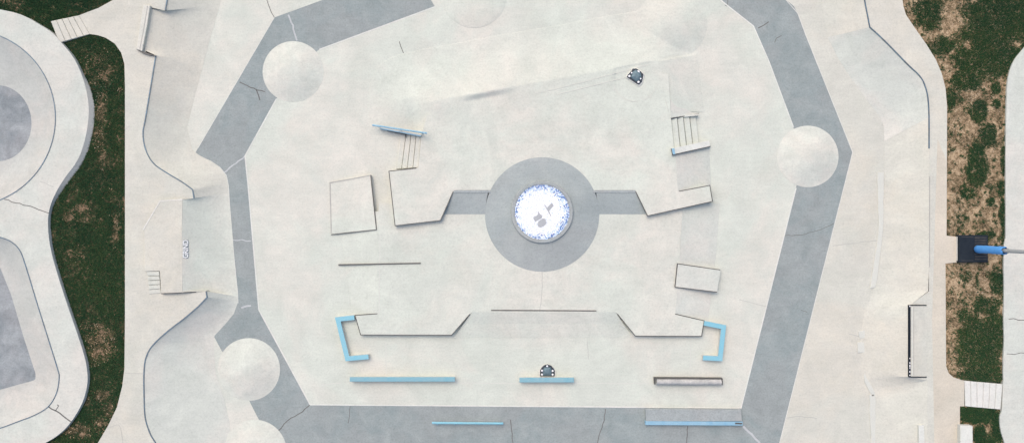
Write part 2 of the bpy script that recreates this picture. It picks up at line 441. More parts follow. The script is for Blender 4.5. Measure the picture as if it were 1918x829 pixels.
# the sandy walk along its outer side
d = MB(); d.prism([(1756, 260), (1773, 300), (1773, 441), (1792, 443), (1796, 452), (1796, 480), (1792, 491), (1771, 493), (1771, 685), (1777, 698), (1786, 706), (1806, 712), (1806, 760), (1798, 760), (1798, 920), (1752, 920), (1746, 600)], ZD - .05, ZD + .004, 'beige')
tag(d.build('sandy_walk'), kind='structure')

# ------------------------------------------------------------------ grass verges
def inside(poly, x, y):
    c = np.zeros(x.shape, bool); n = len(poly)
    for i in range(n):
        (x1, y1), (x2, y2) = poly[i], poly[i - 1]
        if y1 == y2: continue
        k = ((y1 > y) != (y2 > y)) & (x < (x2 - x1) * (y - y1) / (y2 - y1) + x1)
        c ^= k
    return c
NR = np.random.default_rng(11)
_lat = {}
def vnoise(x, y, cell, seed):
    if seed not in _lat: _lat[seed] = np.random.default_rng(seed).random((256, 256))
    L = _lat[seed]; u = x / cell + 40; v = y / cell + 40
    i = np.floor(u).astype(int); j = np.floor(v).astype(int); fu = u - i; fv = v - j
    fu = fu * fu * (3 - 2 * fu); fv = fv * fv * (3 - 2 * fv)
    g_ = lambda a, b_: L[a % 256, b_ % 256]
    return (g_(i, j) * (1 - fu) + g_(i + 1, j) * fu) * (1 - fv) + (g_(i, j + 1) * (1 - fu) + g_(i + 1, j + 1) * fu) * fv
def fbm(x, y, cell, seed):
    return 0.5 * vnoise(x, y, cell, seed) + 0.3 * vnoise(x, y, cell / 2.1, seed + 1) + 0.2 * vnoise(x, y, cell / 4.6, seed + 2)

def scatter(name, poly, n, dens, mname, hgt, wid, lean, blades, z0, flat=False):
    xs = [p[0] for p in poly]; ys = [p[1] for p in poly]
    x = NR.uniform(min(xs), max(xs), n); y = NR.uniform(min(ys), max(ys), n)
    k = inside(poly, x, y); x, y = x[k], y[k]
    k = NR.random(len(x)) < dens(x, y); x, y = x[k], y[k]
    f = (H - z0) / H
    X = (x - CX) * S * f; Y = (CY - y) * S * f
    N = len(x); V = []; F = []
    V = np.zeros((N, blades, 3, 3)); rot = NR.uniform(0, 6.283, (N, blades))
    hh = hgt * NR.uniform(0.55, 1.25, (N, blades)); ww = wid * NR.uniform(0.7, 1.4, (N, blades)); ll = lean * NR.uniform(0.3, 1.3, (N, blades))
    ox = NR.normal(0, 0.02, (N, blades)); oy = NR.normal(0, 0.02, (N, blades))
    bx = X[:, None] + ox; by = Y[:, None] + oy
    c, s_ = np.cos(rot), np.sin(rot)
    V[:, :, 0] = np.stack([bx - s_ * ww, by + c * ww, np.full_like(bx, z0)], -1)
    V[:, :, 1] = np.stack([bx + s_ * ww, by - c * ww, np.full_like(bx, z0)], -1)
    V[:, :, 2] = np.stack([bx + c * ll, by + s_ * ll, z0 + hh], -1)
    if flat: V[..., 2] += NR.uniform(0.004, 0.03, (N, blades))[:, :, None]
    V = V.reshape(-1, 3)
    T = N * blades
    me = bpy.data.meshes.new(name)
    me.vertices.add(len(V)); me.vertices.foreach_set('co', V.ravel())
    me.loops.add(T * 3); me.loops.foreach_set('vertex_index', np.arange(T * 3, dtype=np.int32))
    me.polygons.add(T); me.polygons.foreach_set('loop_start', np.arange(0, T * 3, 3, dtype=np.int32)); me.polygons.foreach_set('loop_total', np.full(T, 3, dtype=np.int32))
    me.materials.append(M[mname]); me.update(calc_edges=True); me.validate()
    o = bpy.data.objects.new(name, me); col.objects.link(o)
    return tag(o, kind='stuff')

GL = [(160, 60), (182, 66), (198, 71), (215, 82), (227, 99), (233, 120), (234, 160), (234, 600), (233, 690), (229, 722), (219, 762), (203, 795), (183, 829), (130, 900), (20, 900), (60, 820), (140, 720), (60, 420), (120, 200), (100, 75)]
GT = [(-300, -70), (250, -70), (212, 0), (185, 15), (148, 29), (130, 60), (60, 60), (-300, 30)]
GR = [(1690, -60), (1690, -5), (1692, 12), (1697, 28), (1713, 52), (1735, 83), (1753, 112), (1764, 138), (1771, 165), (1774, 200), (1773, 441), (1792, 443), (1796, 452), (1796, 480), (1792, 491), (1771, 493), (1771, 685), (1777, 698), (1786, 706), (1806, 714), (1900, 714), (1900, 140), (1940, 60), (1960, -60)]
GB = [(1798, 760), (1890, 760), (1900, 920), (1798, 920)]
def soil(name, poly, m):
    mb = MB(); mb.prism(poly, -0.1, ZG, m); tag(mb.build(name), kind='structure')
soil('lawn_soil', GL, 'thatch'); soil('upper_lawn_soil', GT, 'thatch')
soil('verge_soil', GR, 'soil'); soil('lower_verge_soil', GB, 'soil')

def spots(x, y, lst):
    d = np.zeros(x.shape)
    for (cx, cy, rx, ry, a) in lst:
        d = np.maximum(d, a * np.clip(1.35 - np.sqrt(((x - cx) / rx) ** 2 + ((y - cy) / ry) ** 2), 0, 1))
    return d
bareL = [(190, 640, 26, 30, 1), (178, 655, 12, 30, 1), (145, 805, 26, 14, 1), (190, 795, 12, 16, .9), (163, 750, 10, 10, .8), (190, 740, 14, 12, .8), (217, 425, 8, 30, .8), (128, 405, 10, 10, 1), (155, 390, 18, 8, .8),
         (190, 205, 10, 45, .7), (185, 255, 10, 20, .7), (226, 170, 6, 8, 1), (180, 15, 8, 12, 1), (178, 610, 24, 8, .8), (205, 765, 10, 16, .8), (180, 130, 30, 40, .35), (150, 475, 12, 20, .35), (190, 290, 12, 30, .4)]
def densL(x, y):
    n = fbm(x, y, 34, 3); fine = fbm(x, y, 9, 21)
    b = spots(x, y, bareL) * (fine > 0.34)
    return np.clip((n - 0.12) * 3.0, 0.28, 1) * np.clip(1 - 1.9 * b * (0.25 + fine), 0, 1) * np.where(fine < 0.30, 0.35, 1)
greenR = [(1870, 60, 70, 75, 1.3), (1740, 25, 30, 30, .9), (1840, 110, 60, 40, 1), (1810, 150, 30, 22, 1), (1865, 165, 10, 12, 1), (1867, 195, 9, 9, 1), (1780, 185, 12, 18, 1), (1830, 210, 18, 22, 1), (1830, 310, 20, 45, 1.1), (1850, 255, 18, 22, .8), (1874, 350, 10, 16, 1),
          (1880, 300, 7, 30, 1), (1812, 360, 18, 12, .8), (1855, 378, 8, 8, 1), (1878, 400, 8, 30, .9), (1845, 440, 18, 8, 1), (1880, 460, 6, 40, .8), (1870, 530, 18, 22, 1), (1850, 575, 30, 20, .7), (1835, 650, 42, 55, 1.2), (1860, 620, 26, 40, 1), (1805, 590, 18, 20, .6), (1840, 700, 40, 20, 1.2), (1805, 660, 18, 50, .5), (1760, 85, 30, 20, .8), (1900, 30, 30, 60, 1.2)]
bareR = [(1775, 45, 14, 18, .8), (1765, 25, 10, 10, .8), (1800, 40, 20, 18, .8), (1745, 75, 14, 14, .7), (1812, 85, 10, 10, .9), (1905, 82, 12, 8, .8)]
def densR(x, y):
    n = fbm(x, y, 16, 31); fine = fbm(x, y, 6, 47)
    gsp = spots(x, y, greenR)
    d = np.clip((gsp - 0.20) * 3.0 + (n - 0.52) * 2.0, 0, 1) * np.where(fine < 0.33, 0.5, 1)
    side = np.where((x < 1795) & (y > 200), 0.35, 1.0)
    d = np.maximum(d * side, 0.55 * (fine > 0.57) * (n > 0.42) * np.where(x < 1792, 0.5, 1))
    return np.clip(d * (1 - 1.5 * spots(x, y, bareR) * fine * 1.4), 0, 1)
greenB = [(1830, 775, 40, 16, 1.2), (1870, 800, 14, 30, 1), (1850, 850, 30, 40, .8), (1835, 815, 12, 20, 1), (1802, 795, 6, 8, .5)]
def densB(x, y): return np.clip((spots(x, y, greenB) - 0.15) * 2.2 + (fbm(x, y, 12, 9) - 0.5), 0, 1)
tag(scatter('lawn_grass', GL, 130000, densL, 'grass', 0.075, 0.014, 0.07, 3, ZG), 'dark green lawn with thin brown patches between bowl deck and walkway', 'grass')
tag(scatter('upper_lawn_grass', GT, 90000, lambda x, y: np.clip((fbm(x, y, 30, 5) - 0.2) * 2.6, 0.25, 1) * np.where(fbm(x, y, 8, 8) < 0.33, 0.3, 1), 'grass', 0.075, 0.014, 0.07, 3, ZG), 'dark green grass corner above the five pale steps', 'grass')
tag(scatter('verge_grass', GR, 190000, densR, 'grass', 0.085, 0.015, 0.075, 3, ZG), 'patchy dark grass on the sandy verge around the padded pole', 'grass')
tag(scatter('lower_verge_grass', GB, 22000, densB, 'grass', 0.085, 0.015, 0.075, 3, ZG), 'grass tufts and bare soil below the verge steps', 'grass')
tag(scatter('dry_litter', GR, 60000, lambda x, y: np.clip(fbm(x, y, 14, 77) * 1.6 - 0.35, 0, 1), 'litter', 0.012, 0.018, 0.055, 1, ZG, True), 'tan leaf litter scattered over the sandy verge', 'litter')
tag(scatter('lawn_litter', GL, 26000, lambda x, y: np.clip(spots(x, y, bareL) * 1.2 * (fbm(x, y, 7, 15) > 0.42) + 0.012, 0, 1), 'litter', 0.03, 0.022, 0.055, 1, ZG + 0.02, True), 'pale dry grass bits lying in the thin lawn patches', 'litter')

# ------------------------------------------------------------------ bowls
bw = thing('bowl_platform', 'raised white concrete platform holding a round bowl and a rounded square bowl', 'skate bowl', P(40, 420, ZG))
outer = spline([(-60, 8), (0, 18), (40, 28), (75, 47), (98, 62), (113, 78), (140, 112), (158, 155), (166, 200), (163, 242), (153, 282), (140, 308), (122, 332), (105, 360), (93, 390), (90, 425), (97, 475), (120, 552), (150, 640), (162, 685), (163, 722), (150, 762), (121, 803), (82, 830), (30, 850), (-60, 870)], 4) + [(-300, 880), (-300, 0)]
c1 = circle(-61, 221, 165, 96)
c2 = spline([(0, 444), (22, 453), (38, 470), (49, 500), (72, 575), (95, 648), (108, 690), (111, 706), (106, 735), (91, 760), (66, 776), (30, 790), (0, 801), (-60, 820), (-140, 800), (-170, 700), (-170, 540), (-110, 430), (-50, 432)], 5, True)
bm = bmesh.new(); es = []
for loop in (outer, c1, c2):
    vs = [bm.verts.new(P(x, y, ZB)) for x, y in loop]
    es += [bm.edges.new((vs[i], vs[(i + 1) % len(vs)])) for i in range(len(vs))]
bmesh.ops.triangle_fill(bm, use_beauty=True, use_dissolve=False, edges=es)
for f in bm.faces:
    if f.normal.z < 0: f.normal_flip()
dk = MB(); bm.verts.index_update()
dk.add([v.co for v in bm.verts], [tuple(v.index for v in f.verts) for f in bm.faces], 'cool'); bm.free()
ov = [P(x, y, ZB) for x, y in outer]
base_ = []
for i in range(len(ov)):
    d_ = (ov[(i + 1) % len(ov)] - ov[i - 1]).to_2d().normalized(); nrm = Vector((-d_.y, d_.x, 0))
    if nrm.x * 1 < 0 and ov[i].x > P(80, 0).x: nrm = -nrm
    k_ = 0.04 + 0.30 * smooth(130, 190, outer[i][1]) * (1 - smooth(330, 400, outer[i][1]))
    base_.append(Vector((ov[i].x, ov[i].y, ZG - 0.1)) + (nrm * k_ if ov[i].x > P(80, 0).x else Vector()))
dk.grid([ov, base_], 'bowl', True)
crack(dk, [(8, 373), (30, 380), (52, 385), (92, 399)], ZB, 0.05, 'darkline', 1.0); crack(dk, [(90, 760), (106, 769), (133, 789)], ZB, 0.08, 'darkline'); crack(dk, [(104, 768), (110, 759), (107, 757)], ZB, 0.05, 'darkline')
crack(dk, [(75, 340), (100, 350)], ZB, 0.03, 'joint')
dk.build('deck', bw, fixn=False)
def basin(loop, floor, zf, lab):
    n = 12; rows = []
    N = len(loop)
    for i in range(n + 1):
        t = i / n; row = []
        for k in range(N):
            A = P(*loop[k], ZB); B = P(*floor[k], zf)
            q = A.lerp(B, 1 - (1 - t) ** 1.15); a = t * math.pi / 2
            q.z = zf + (ZB - zf) * (1 - math.sin(a) ** 0.9); row.append(q)
        rows.append(row)
    mb = MB(); mb.grid(rows, 'bowl', True); w = mb.build('basin', bw, smooth='all', fixn=False); w['label'] = lab
    fl = MB(); fl.poly([tuple(p) for p in rows[-1]], 'bowlfloor'); fo = fl.build('bowl_floor', w, fixn=False)
    cp = MB(); cp.strip([P(x, y, ZB) for x, y in loop], 0.06, 0.02, 0.06, 'copingsteel', True); cp.build('coping', w)
basin(c1, [(-4 + 63 * math.cos(a), 231 + 71 * math.sin(a)) for a in [2 * math.pi * i / 96 for i in range(96)]], 0.35, 'round concrete basin with a circular grey floor')
# floor outline for the second bowl: nearest point of a rounded square, in step with the coping
sq = [(-30, 470), (0, 500), (21, 552), (44, 630), (67, 700), (66, 711), (40, 718), (0, 729), (-60, 745), (-110, 720), (-120, 640), (-110, 560), (-70, 480)]
def resample(poly, n, start):
    pts = poly + poly[:1]; seg = [math.dist(a, b) for a, b in zip(pts, pts[1:])]; T = sum(seg); out = []
    for i in range(n):
        d_ = (i / n) * T
        for k, L in enumerate(seg):
            if d_ <= L: t = d_ / L; out.append((pts[k][0] + (pts[k + 1][0] - pts[k][0]) * t, pts[k][1] + (pts[k + 1][1] - pts[k][1]) * t)); break
            d_ -= L
    return out
cc2 = (-40, 620)
def ray_to(poly, ang):
    best = None
    for a, b_ in zip(poly, poly[1:] + poly[:1]):
        dx, dy = math.cos(ang), math.sin(ang); ex, ey = b_[0] - a[0], b_[1] - a[1]
        den = dx * ey - dy * ex
        if abs(den) < 1e-9: continue
        t = ((a[0] - cc2[0]) * ey - (a[1] - cc2[1]) * ex) / den; u = ((a[0] - cc2[0]) * dy - (a[1] - cc2[1]) * dx) / den
        if t > 0 and -1e-6 <= u <= 1 + 1e-6: best = t if best is None else min(best, t)
    return (cc2[0] + best * math.cos(ang), cc2[1] + best * math.sin(ang))
basin(c2, [ray_to(sq, math.atan2(y - cc2[1], x - cc2[0])) for x, y in c2], 0.35, 'rounded square concrete basin with an angular grey floor')

# ------------------------------------------------------------------ stairs
def stairs(label, a0, a1, b0, b1, z0, z1, n, m, base, group='concrete steps of the skate park', gap=0.055):
    """edge a (low side) to edge b (high side), n treads between"""
    zc = (z0 + z1) / 2
    t = thing('concrete_steps', label, 'steps', P((a0[0] + b0[0]) / 2, (a0[1] + b1[1]) / 2, base), group)
    for i in range(n):
        f0, f1 = i / n, (i + 1) / n
        z = z0 + (z1 - z0) * (i + 1) / (n + 1)
        L = lambda p, q, f: (p[0] + (q[0] - p[0]) * f, p[1] + (q[1] - p[1]) * f)
        f0 += gap / n
        quad = [L(a0, b0, f0), L(a1, b1, f0), L(a1, b1, f1), L(a0, b0, f1)]
        mb = MB(); mb.prism(quad, base, z, m, bev=0.018); mb.build('step', t)
    mb = MB(); mb.prism([a0, a1, b1, b0], base - .02, z0 - .03, 'joint'); mb.build('stair_base', t)
    return t
stairs('five pale steps climbing from the walkway to the round bowl', (148, 29), (168, 64), (95, 40), (111, 80), ZD, ZB, 5, 'outer', ZG - .05, gap=0.055)
stairs('narrow steps cut into the corner of the lettered platform', (280, 551), (301, 549), (275, 508), (298, 508), ZD, ZB, 5, 'floor', ZD - .05, gap=0.09)
stairs('four plaza steps beside the slim blue handrail', (751, 249), (741.5, 316), (789, 253), (783.5, 313.5), 0, ZU, 4, 'floor', -.05)
stairs('four plaza steps above the short white hubba ledge', (1303, 213), (1310, 270), (1257, 222), (1263, 280), 0, ZU, 4, 'floor', -.05)
stairs('six wide white steps between verge grass and raised slab', (1806, 712), (1808, 760), (1878, 719), (1874, 766), ZD, ZR, 6, 'white', ZG - .1, gap=0.05)

# ------------------------------------------------------------------ lettered platform on the west deck
pf = thing('platform', 'raised pale platform with white letters on its sloping side', 'platform', P(310, 460, ZD))
mb = MB()
mb.prism([(300, 376), (342, 373.5), (341, 440), (342, 547.5), (302, 549), (299, 507), (271, 508), (270, 432), (268, 430)], ZD - .05, ZB, 'outer', bev=0.02)
mb.build('platform_top', pf)
mb = MB(); mb.strip([P(x, y, ZB) for x, y in [(342, 547.5), (302, 549.5)]], 0.05, 0.012, 0.1, 'steel'); mb.build('steel_edge', pf)
mb = MB(); mb.strip([P(x, y, ZB) for x, y in [(268, 430), (300, 376), (342, 373.5)]], 0.08, 0.012, 0.06, 'white'); mb.build('kerb', pf)
ret = MB(); ret.prism([(342, 544.5), (387, 543.5), (388, 547), (342, 548.5)], 0.0, lambda p: ZB - max(0, (p[0] - 342)) / 45 * 0.35, 'cool'); ret.strip([P(343, 547.5, ZB), P(388, 546, ZB - .35)], 0.05, 0.012, 0.1, 'steel'); ret.build('side_wall', pf)
# raised letters
cu = bpy.data.curves.new('lettering', 'FONT'); cu.body = 'GRIND'; cu.align_x = 'CENTER'; cu.align_y = 'CENTER'; cu.size = 0.42; cu.extrude = 0.02; cu.space_character = 0.95; cu.offset = 0.012
to = bpy.data.objects.new('tmp_text', cu); col.objects.link(to)
dg = bpy.context.evaluated_depsgraph_get(); lm = bpy.data.meshes.new_from_object(to.evaluated_get(dg))
bpy.data.objects.remove(to); 
def bank_z(px_):   # height of the west bank along the platform side
    t = max(0, min(1, (px_ - 341) / 96)); return ZB * (1 - t) ** 1.5 + 0.006
n = len(lm.vertices); a = np.empty(n * 3); lm.vertices.foreach_get('co', a); a = a.reshape(n, 3)
ext = a[:, 0].max() - a[:, 0].min(); a[:, 0] *= 33 * S / ext
hy = a[:, 1].max() - a[:, 1].min(); a[:, 1] *= 8.4 * S / hy
zc_ = bank_z(348.5) + .02; slope = (bank_z(352.5) - bank_z(344.5)) / (8 * S)
ctr = P(348.5, 466, zc_)
new = np.stack([-a[:, 1], a[:, 0], a[:, 2]], -1)          # reads upward on the plan
X = ctr.x + new[:, 0]; Y = ctr.y + new[:, 1]; Z = ctr.z + new[:, 0] * slope + new[:, 2] + 0.03
lm.vertices.foreach_set('co', np.stack([X, Y, Z], -1).ravel()); lm.materials.clear(); lm.materials.append(M['letter']); lm.update()
lo = bpy.data.objects.new('lettering', lm); col.objects.link(lo); lo.parent = pf; lo.location = -pf.location
bk = MB()
q = [(343.6, 448.5), (353.4, 448.5), (353.4, 483.5), (343.6, 483.5)]
bk.poly([P(x, y, bank_z(x) + 0.02) for x, y in q], 'greyrough'); bk.build('letter_backing', pf, fixn=False)

# ------------------------------------------------------------------ copings along the banks
def coping(label, line, z=ZD, w=0.07, m='copingsteel'):
    mb = MB(); mb.strip([P(x, y, z) for x, y in line], w, 0.03, 0.07, m)
    return tag(recentre(mb.build('coping')), label, 'coping', None)
coping('short steel coping running off above the walled slope', [(316, -60), (313, 0), (309.5, 20)])
coping('long blue and steel coping bending down to the lettered platform', spline([(292, 104), (282, 165), (272, 225), (268, 250), (273, 280), (287, 305), (310, 322), (340, 340), (361, 355)], 4) + [(363.5, 371)])
coping('steel coping sweeping from the lettered platform down past the lower mounds', [(386, 545), (388, 556)] + spline([(372, 573), (345, 596), (315, 619), (288, 644), (275, 665), (270, 692), (270, 740), (272, 780), (281, 810), (292, 829), (325, 885)], 4))
coping('dark kinked and curved coping along the deck beside the sandy verge', [(1608, -60), (1619, 0), (1629, 51)] + spline([(1629, 51), (1660, 80), (1700, 121), (1722, 142), (1732, 160), (1738, 185), (1740, 220)], 4) + [(1740, 278)], w=0.075)
mb = MB(); mb.strip([P(x, y, ZD) for x, y in [(1741, 330), (1741, 410)]], 0.05, 0.02, 0.06, 'joint'); mb.strip([P(x, y, ZD) for x, y in [(1741, 410), (1741, 500)]], 0.05, 0.02, 0.06, 'joint')
tag(recentre(mb.build('coping')), 'worn pale coping continuing straight beside the sandy walk', 'coping')

# ledge at the head of the western slope
lg = thing('wedge_ledge', 'slim pale wedge ledge at the head of the slope with a dark gap end', 'ledge', P(268, 55, ZD))
mb = MB(); mb.prism([(268, 9), (281, 11), (275, 50), (266, 96), (255, 92)], ZD - .05, ZD + 0.22, 'floor', bev=0.02); mb.build('ledge_body', lg)
mb = MB(); mb.strip([P(x, y, ZD + .22) for x, y in [(276.5, 11), (270, 50), (261.5, 94)]], 0.045, 0.01, 0.05, 'joint'); mb.build('ledge_edge', lg)
mb = MB(); mb.prism([(255, 92.5), (266, 96.5), (280, 100.5), (291, 104.5), (279, 103.5), (267, 100)], ZD - .05, ZD + 0.16, 'steel'); mb.build('gap_plate', lg)

# ------------------------------------------------------------------ middle terrace and upper terrace
mt = MB()
mt.prism([(710, 380), (706, 440), (707, 588), (880, 588), (884, 584), (1153, 584), (1157, 588), (1265, 588), (1272, 500), (1279, 380)], -.05, ZM, 'floor')
mt.grid([[P(710, 395, ZM), P(707, 450, ZM), P(707, 590, ZM)], [P(636, 405, 0.01), P(640, 450, 0.01), P(660, 590, 0.01)]], 'floor')
mt.grid([[P(1279, 380, ZM), P(1274, 470, ZM), P(1265, 588, ZM)], [P(1348, 380, 0.01), P(1342, 470, 0.01), P(1326, 604, 0.01)]], 'cool')
mt.grid([[P(884, 584, ZM), P(1153, 584, ZM)], [P(868, 606, 0.12), P(1168, 606, 0.12)], [P(850, 632, 0.01), P(1186, 632, 0.01)]], 'floor')
crack(mt, [(1015, 508), (1016, 535), (1014, 560), (1011, 582)], ZM, 0.035, 'joint', 0.6)
for ln in ([(712, 440), (711, 500), (710, 588)], [(1158, 606), (1170, 612)]): crack(mt, ln, ZM, 0.05, 'chalk', 0.5)
tag(mt.build('middle_terrace', fixn=False), kind='structure')

CXD, CYD, RD = 1015.5, 401.5, 107.0
arc_top = circle(CXD, CYD, RD, 40, 180 + math.degrees(math.asin(45.5 / RD)), 360 - math.degrees(math.asin(45.5 / RD)))
ut = MB()
ut.prism([(728, 320), (780, 314.5), (783.5, 313.5), (789, 253), (800, 215), (870, 200), (1220, 130), (1252, 140), (1257, 222), (1263, 281), (1265, 292), (1270, 359), (1200, 372), (1190, 356)] + arc_top[::-1] + [(850, 356), (835, 390), (825, 413), (740, 423)], -.05, ZU, 'floor')
# bank down the eastern side between the two white ledges
ut.grid([[P(1264, 284, ZU), P(1270, 362, ZU)], [P(1297, 280, .28), P(1303, 356, .28)], [P(1328, 274, 0.01), P(1332, 352, 0.01)]], 'cool')
tag(ut.build('upper_terrace', fixn=False), kind='structure')

# rolling northern ridge, its mound and slopes: real height field
hf = MB(); gx = np.arange(600, 1352, 3.0); gy = np.arange(-90, 260, 2.0)
hz = np.zeros((len(gy), len(gx)))
for j, y in enumerate(gy):
    for i, x in enumerate(gx):
        yr = 203 - (x - 755) * 83 / 465.0
        dd = y - yr
        along = smooth(680, 790, x) * (1 - smooth(1215, 1300, x))
        bulge = 0.20 * smooth(690, 770, x) * (1 - smooth(785, 850, x))
        lip = 0.20 * smooth(852, 892, x) * (1 - smooth(915, 980, x))
        amp = bulge + lip + 0.04
        top = ZU + amp
        north = top * max(0.0, min(1.0, (dd + 110) / 106)) ** 1.7
        w = 9
        z = north if dd <= -4 else ZU + lip * (1 - smooth(-4, w, dd)) + (bulge + .04) * (1 - smooth(-4, 46, dd))
        if x < 830:
            s_ = smooth(770, 822, x)
            soft = (ZU * 0.42 + bulge * 0.8) * (max(0.0, min(1.0, (dd + 110) / 92)) ** 1.7 if dd < -18 else 1 - smooth(-18, 58, dd))
            z = z * s_ + soft * (1 - s_)
        z *= along
        if y > 212 and x > 1256: z = 0
        if y > 253 and x < 789: z = 0
        # south-east slope running off the ridge end
        if dd > -4:
            e = 1 - smooth(1226, 1312, x + (y - 120) * -0.12)
            z = max(min(z, ZU), ZU * e) * (1 if y < 212 or x < 1257 else 0) if x > 1150 else z
        r = math.hypot(x - 1258, y - 46) / 68.0
        dome = 0.38 * (1 - r * r) ** 1.6 if r < 1 else 0
        z = max(z, dome)
        r2 = math.hypot(x - 888, y + 8) / 62.0
        if r2 < 1: z = max(z, 0.10 * (1 - r2 ** 4))
        hz[j, i] = z
V = []; F = []
for j, y in enumerate(gy):
    for i, x in enumerate(gx):
        z = hz[j, i] + (0.006 if hz[j, i] > 0.004 else -0.02)
        V.append(P(x, y, z))
nx = len(gx)
for j in range(len(gy) - 1):
    for i in range(nx - 1):
        q4 = (hz[j, i], hz[j, i + 1], hz[j + 1, i + 1], hz[j + 1, i])
        if max(q4) < 0.004: continue
        if max(q4) - min(q4) > 0.5 : continue
        F.append(((j + 1) * nx + i, (j + 1) * nx + i + 1, j * nx + i + 1, j * nx + i))
hf.add(V, F, 'floor')
o = hf.build('ridge', fixn=False, smooth='all'); tag(o, kind='structure')
bm = bmesh.new(); bm.from_mesh(o.data); bmesh.ops.delete(bm, geom=[v for v in bm.verts if not v.link_faces], context='VERTS'); bm.to_mesh(o.data); bm.free()
def ridge_z(x, y):
    return hz[min(len(gy) - 1, max(0, int(round((y + 90) / 2)))), min(len(gx) - 1, max(0, int(round((x - 600) / 3))))]
rgd = MB()
for ln in ([(1000, 176), (1060, 162), (1120, 146), (1215, 121)], [(1040, 178), (1120, 158), (1180, 143), (1216, 132)]):
    rgd.strip([P(x, y, ridge_z(x, y) + .012) for x, y in wiggle(ln, 6, .3)], 0.05, 0.006, 0.02, 'chalk')
for k, (a0, a1) in enumerate(((15, 70), (85, 200))):
    rgd.strip([P(x, y, ZU + .012) for x, y in circle(1190, 148, 42, 24, a0, a1)], 0.045, 0.006, 0.004, 'chalk')
tag(rgd.build('ridge_joint'), kind='structure')

# ------------------------------------------------------------------ the round centre
cm = thing('round_centrepiece', 'blue grey disc mound with a white and blue mosaic circle on top', 'mosaic', P(CXD, CYD, ZM))
N = 120
def zr(a):
    yy = CYD + RD * math.sin(a)
    t = max(0, min(1, (yy - 356) / 44)); return ZU + (ZM - ZU) * t
RI, ZI = 56.0, 0.72
rows = []
for k in range(9):
    t = k / 8
    rows.append([P(CXD + (RD + (RI - RD) * t) * math.cos(a), CYD + (RD + (RI - RD) * t) * math.sin(a) - 4 * t, (zr(a) + 0.005) * (1 - t) + ZI * t) for a in [2 * math.pi * i / N for i in range(N)]])
mb = MB(); mb.grid(rows, 'disc', True); mb.build('disc_apron', cm, smooth='all', fixn=False)
CY2 = CYD - 4.5
rim = MB(); ro = [Vector((P(CXD, CY2, 1.14).x + RI * S * .975 * math.cos(a), P(CXD, CY2, 1.14).y + RI * S * .975 * math.sin(a), 0)) for a in [2 * math.pi * i / N for i in range(N)]]
c0 = P(CXD, CY2, 0.86)
def ringpts(r, z): return [Vector((c0.x + r * math.cos(a), c0.y + r * math.sin(a), z)) for a in [2 * math.pi * i / N for i in range(N)]]
rim.grid([ringpts(2.03, 0.62), ringpts(2.0, 0.82), ringpts(1.965, 0.86), ringpts(1.80, 0.86), ringpts(1.78, 0.82)], 'greyrough', True)
rim.build('rim', cm, smooth='angle', fixn=False)
ti = MB(); rt = 1.79; ts = 0.066; k = int(rt / ts) + 1
base = ringpts(rt, 0.825); ti.poly([tuple(p) for p in base], 'greyrough')
TR = random.Random(5)
for i in range(-k, k + 1):
    for j in range(-k, k + 1):
        x, y = i * ts + TR.uniform(-.006, .006), j * ts + TR.uniform(-.006, .006); r = math.hypot(x, y)
        if r > rt - 0.035: continue
        f = r / rt + 0.05 * math.cos(math.atan2(y, x) - 0.4)
        pb = smooth(0.72, 1.03, f) * 0.62; u = TR.random()
        if u < pb: m = TR.choice(['tile_blue', 'tile_blue', 'tile_lilac', 'tile_pale'])
        elif u < pb + 0.04 + 0.38 * smooth(0.62, 0.9, f): m = 'tile_pale' if TR.random() < 0.4 + 0.5 * smooth(.5, .9, f) else 'tile_white'
        else: m = 'tile_white'
        h_ = ts * 0.46; a = TR.uniform(-.12, .12); ca, sa = math.cos(a) * h_, math.sin(a) * h_
        z = 0.835 + TR.uniform(0, .004)
        ti.add([(c0.x + x + dx * ca - dy * sa, c0.y + y + dx * sa + dy * ca, z) for dx, dy in ((-1, -1), (1, -1), (1, 1), (-1, 1))], [(0, 1, 2, 3)], m)
ti.build('mosaic', cm, fixn=False)
def emblem(plans, label=None):
    mb = MB()
    for pl in plans: mb.prism(pl, 0.82, 0.848, 'emblem')
    o = mb.build('emblem', cm)
    if label: o['label'] = label
def zpl(x, y): return (955 + x * 125 / 797.0, 330 + y * 130 / 829.0)
emblem([[zpl(*p) for p in [(408, 335), (420, 340), (450, 385), (445, 372), (498, 318), (512, 330), (522, 352), (468, 415), (492, 470), (488, 480), (462, 432), (440, 395)]]], 'grey flat brimmed hat shape set into the mosaic')
emblem([[zpl(*p) for p in [(278, 492), (292, 478), (318, 472), (335, 455), (335, 412), (348, 432), (360, 450), (378, 462), (390, 480), (378, 502), (345, 520), (302, 545), (290, 520)]]], 'grey notched patch in the mosaic')
emblem([[zpl(*p) for p in [(328, 568), (345, 535), (372, 515), (400, 502), (425, 510), (432, 535), (438, 552), (428, 575), (395, 600), (368, 612), (340, 600)]]], 'grey rounded patch in the mosaic')

# grey ramps either side of the disc
am = MB()
am.grid([[P(850, 357, ZU), P(915, 357, ZU)], [P(838, 375, ZU - .12), P(911, 375, ZU - .12)], [P(829, 401, ZM + .006), P(908.6, 401, ZM + .006)]], 'disc')
am.strip([P(849, 358.5, ZU), P(919, 358.5, ZU)], 0.15, 0.004, 0.02, 'greyrough')
tag(recentre(am.build('ramp', fixn=False)), 'grey ramp joining the disc to the ledge with a slanted end nearer the handrail', 'ramp')
am = MB()
am.grid([[P(1116, 357, ZU), P(1190, 357, ZU)], [P(1119, 375, ZU - .12), P(1200, 375, ZU - .12)], [P(1122.4, 401, ZM + .006), P(1210, 401, ZM + .006)]], 'disc')
am.strip([P(1112, 358.5, ZU), P(1191, 358.5, ZU)], 0.15, 0.004, 0.02, 'greyrough')
tag(recentre(am.build('ramp', fixn=False)), 'grey ramp joining the disc to the long angled white ledge', 'ramp')

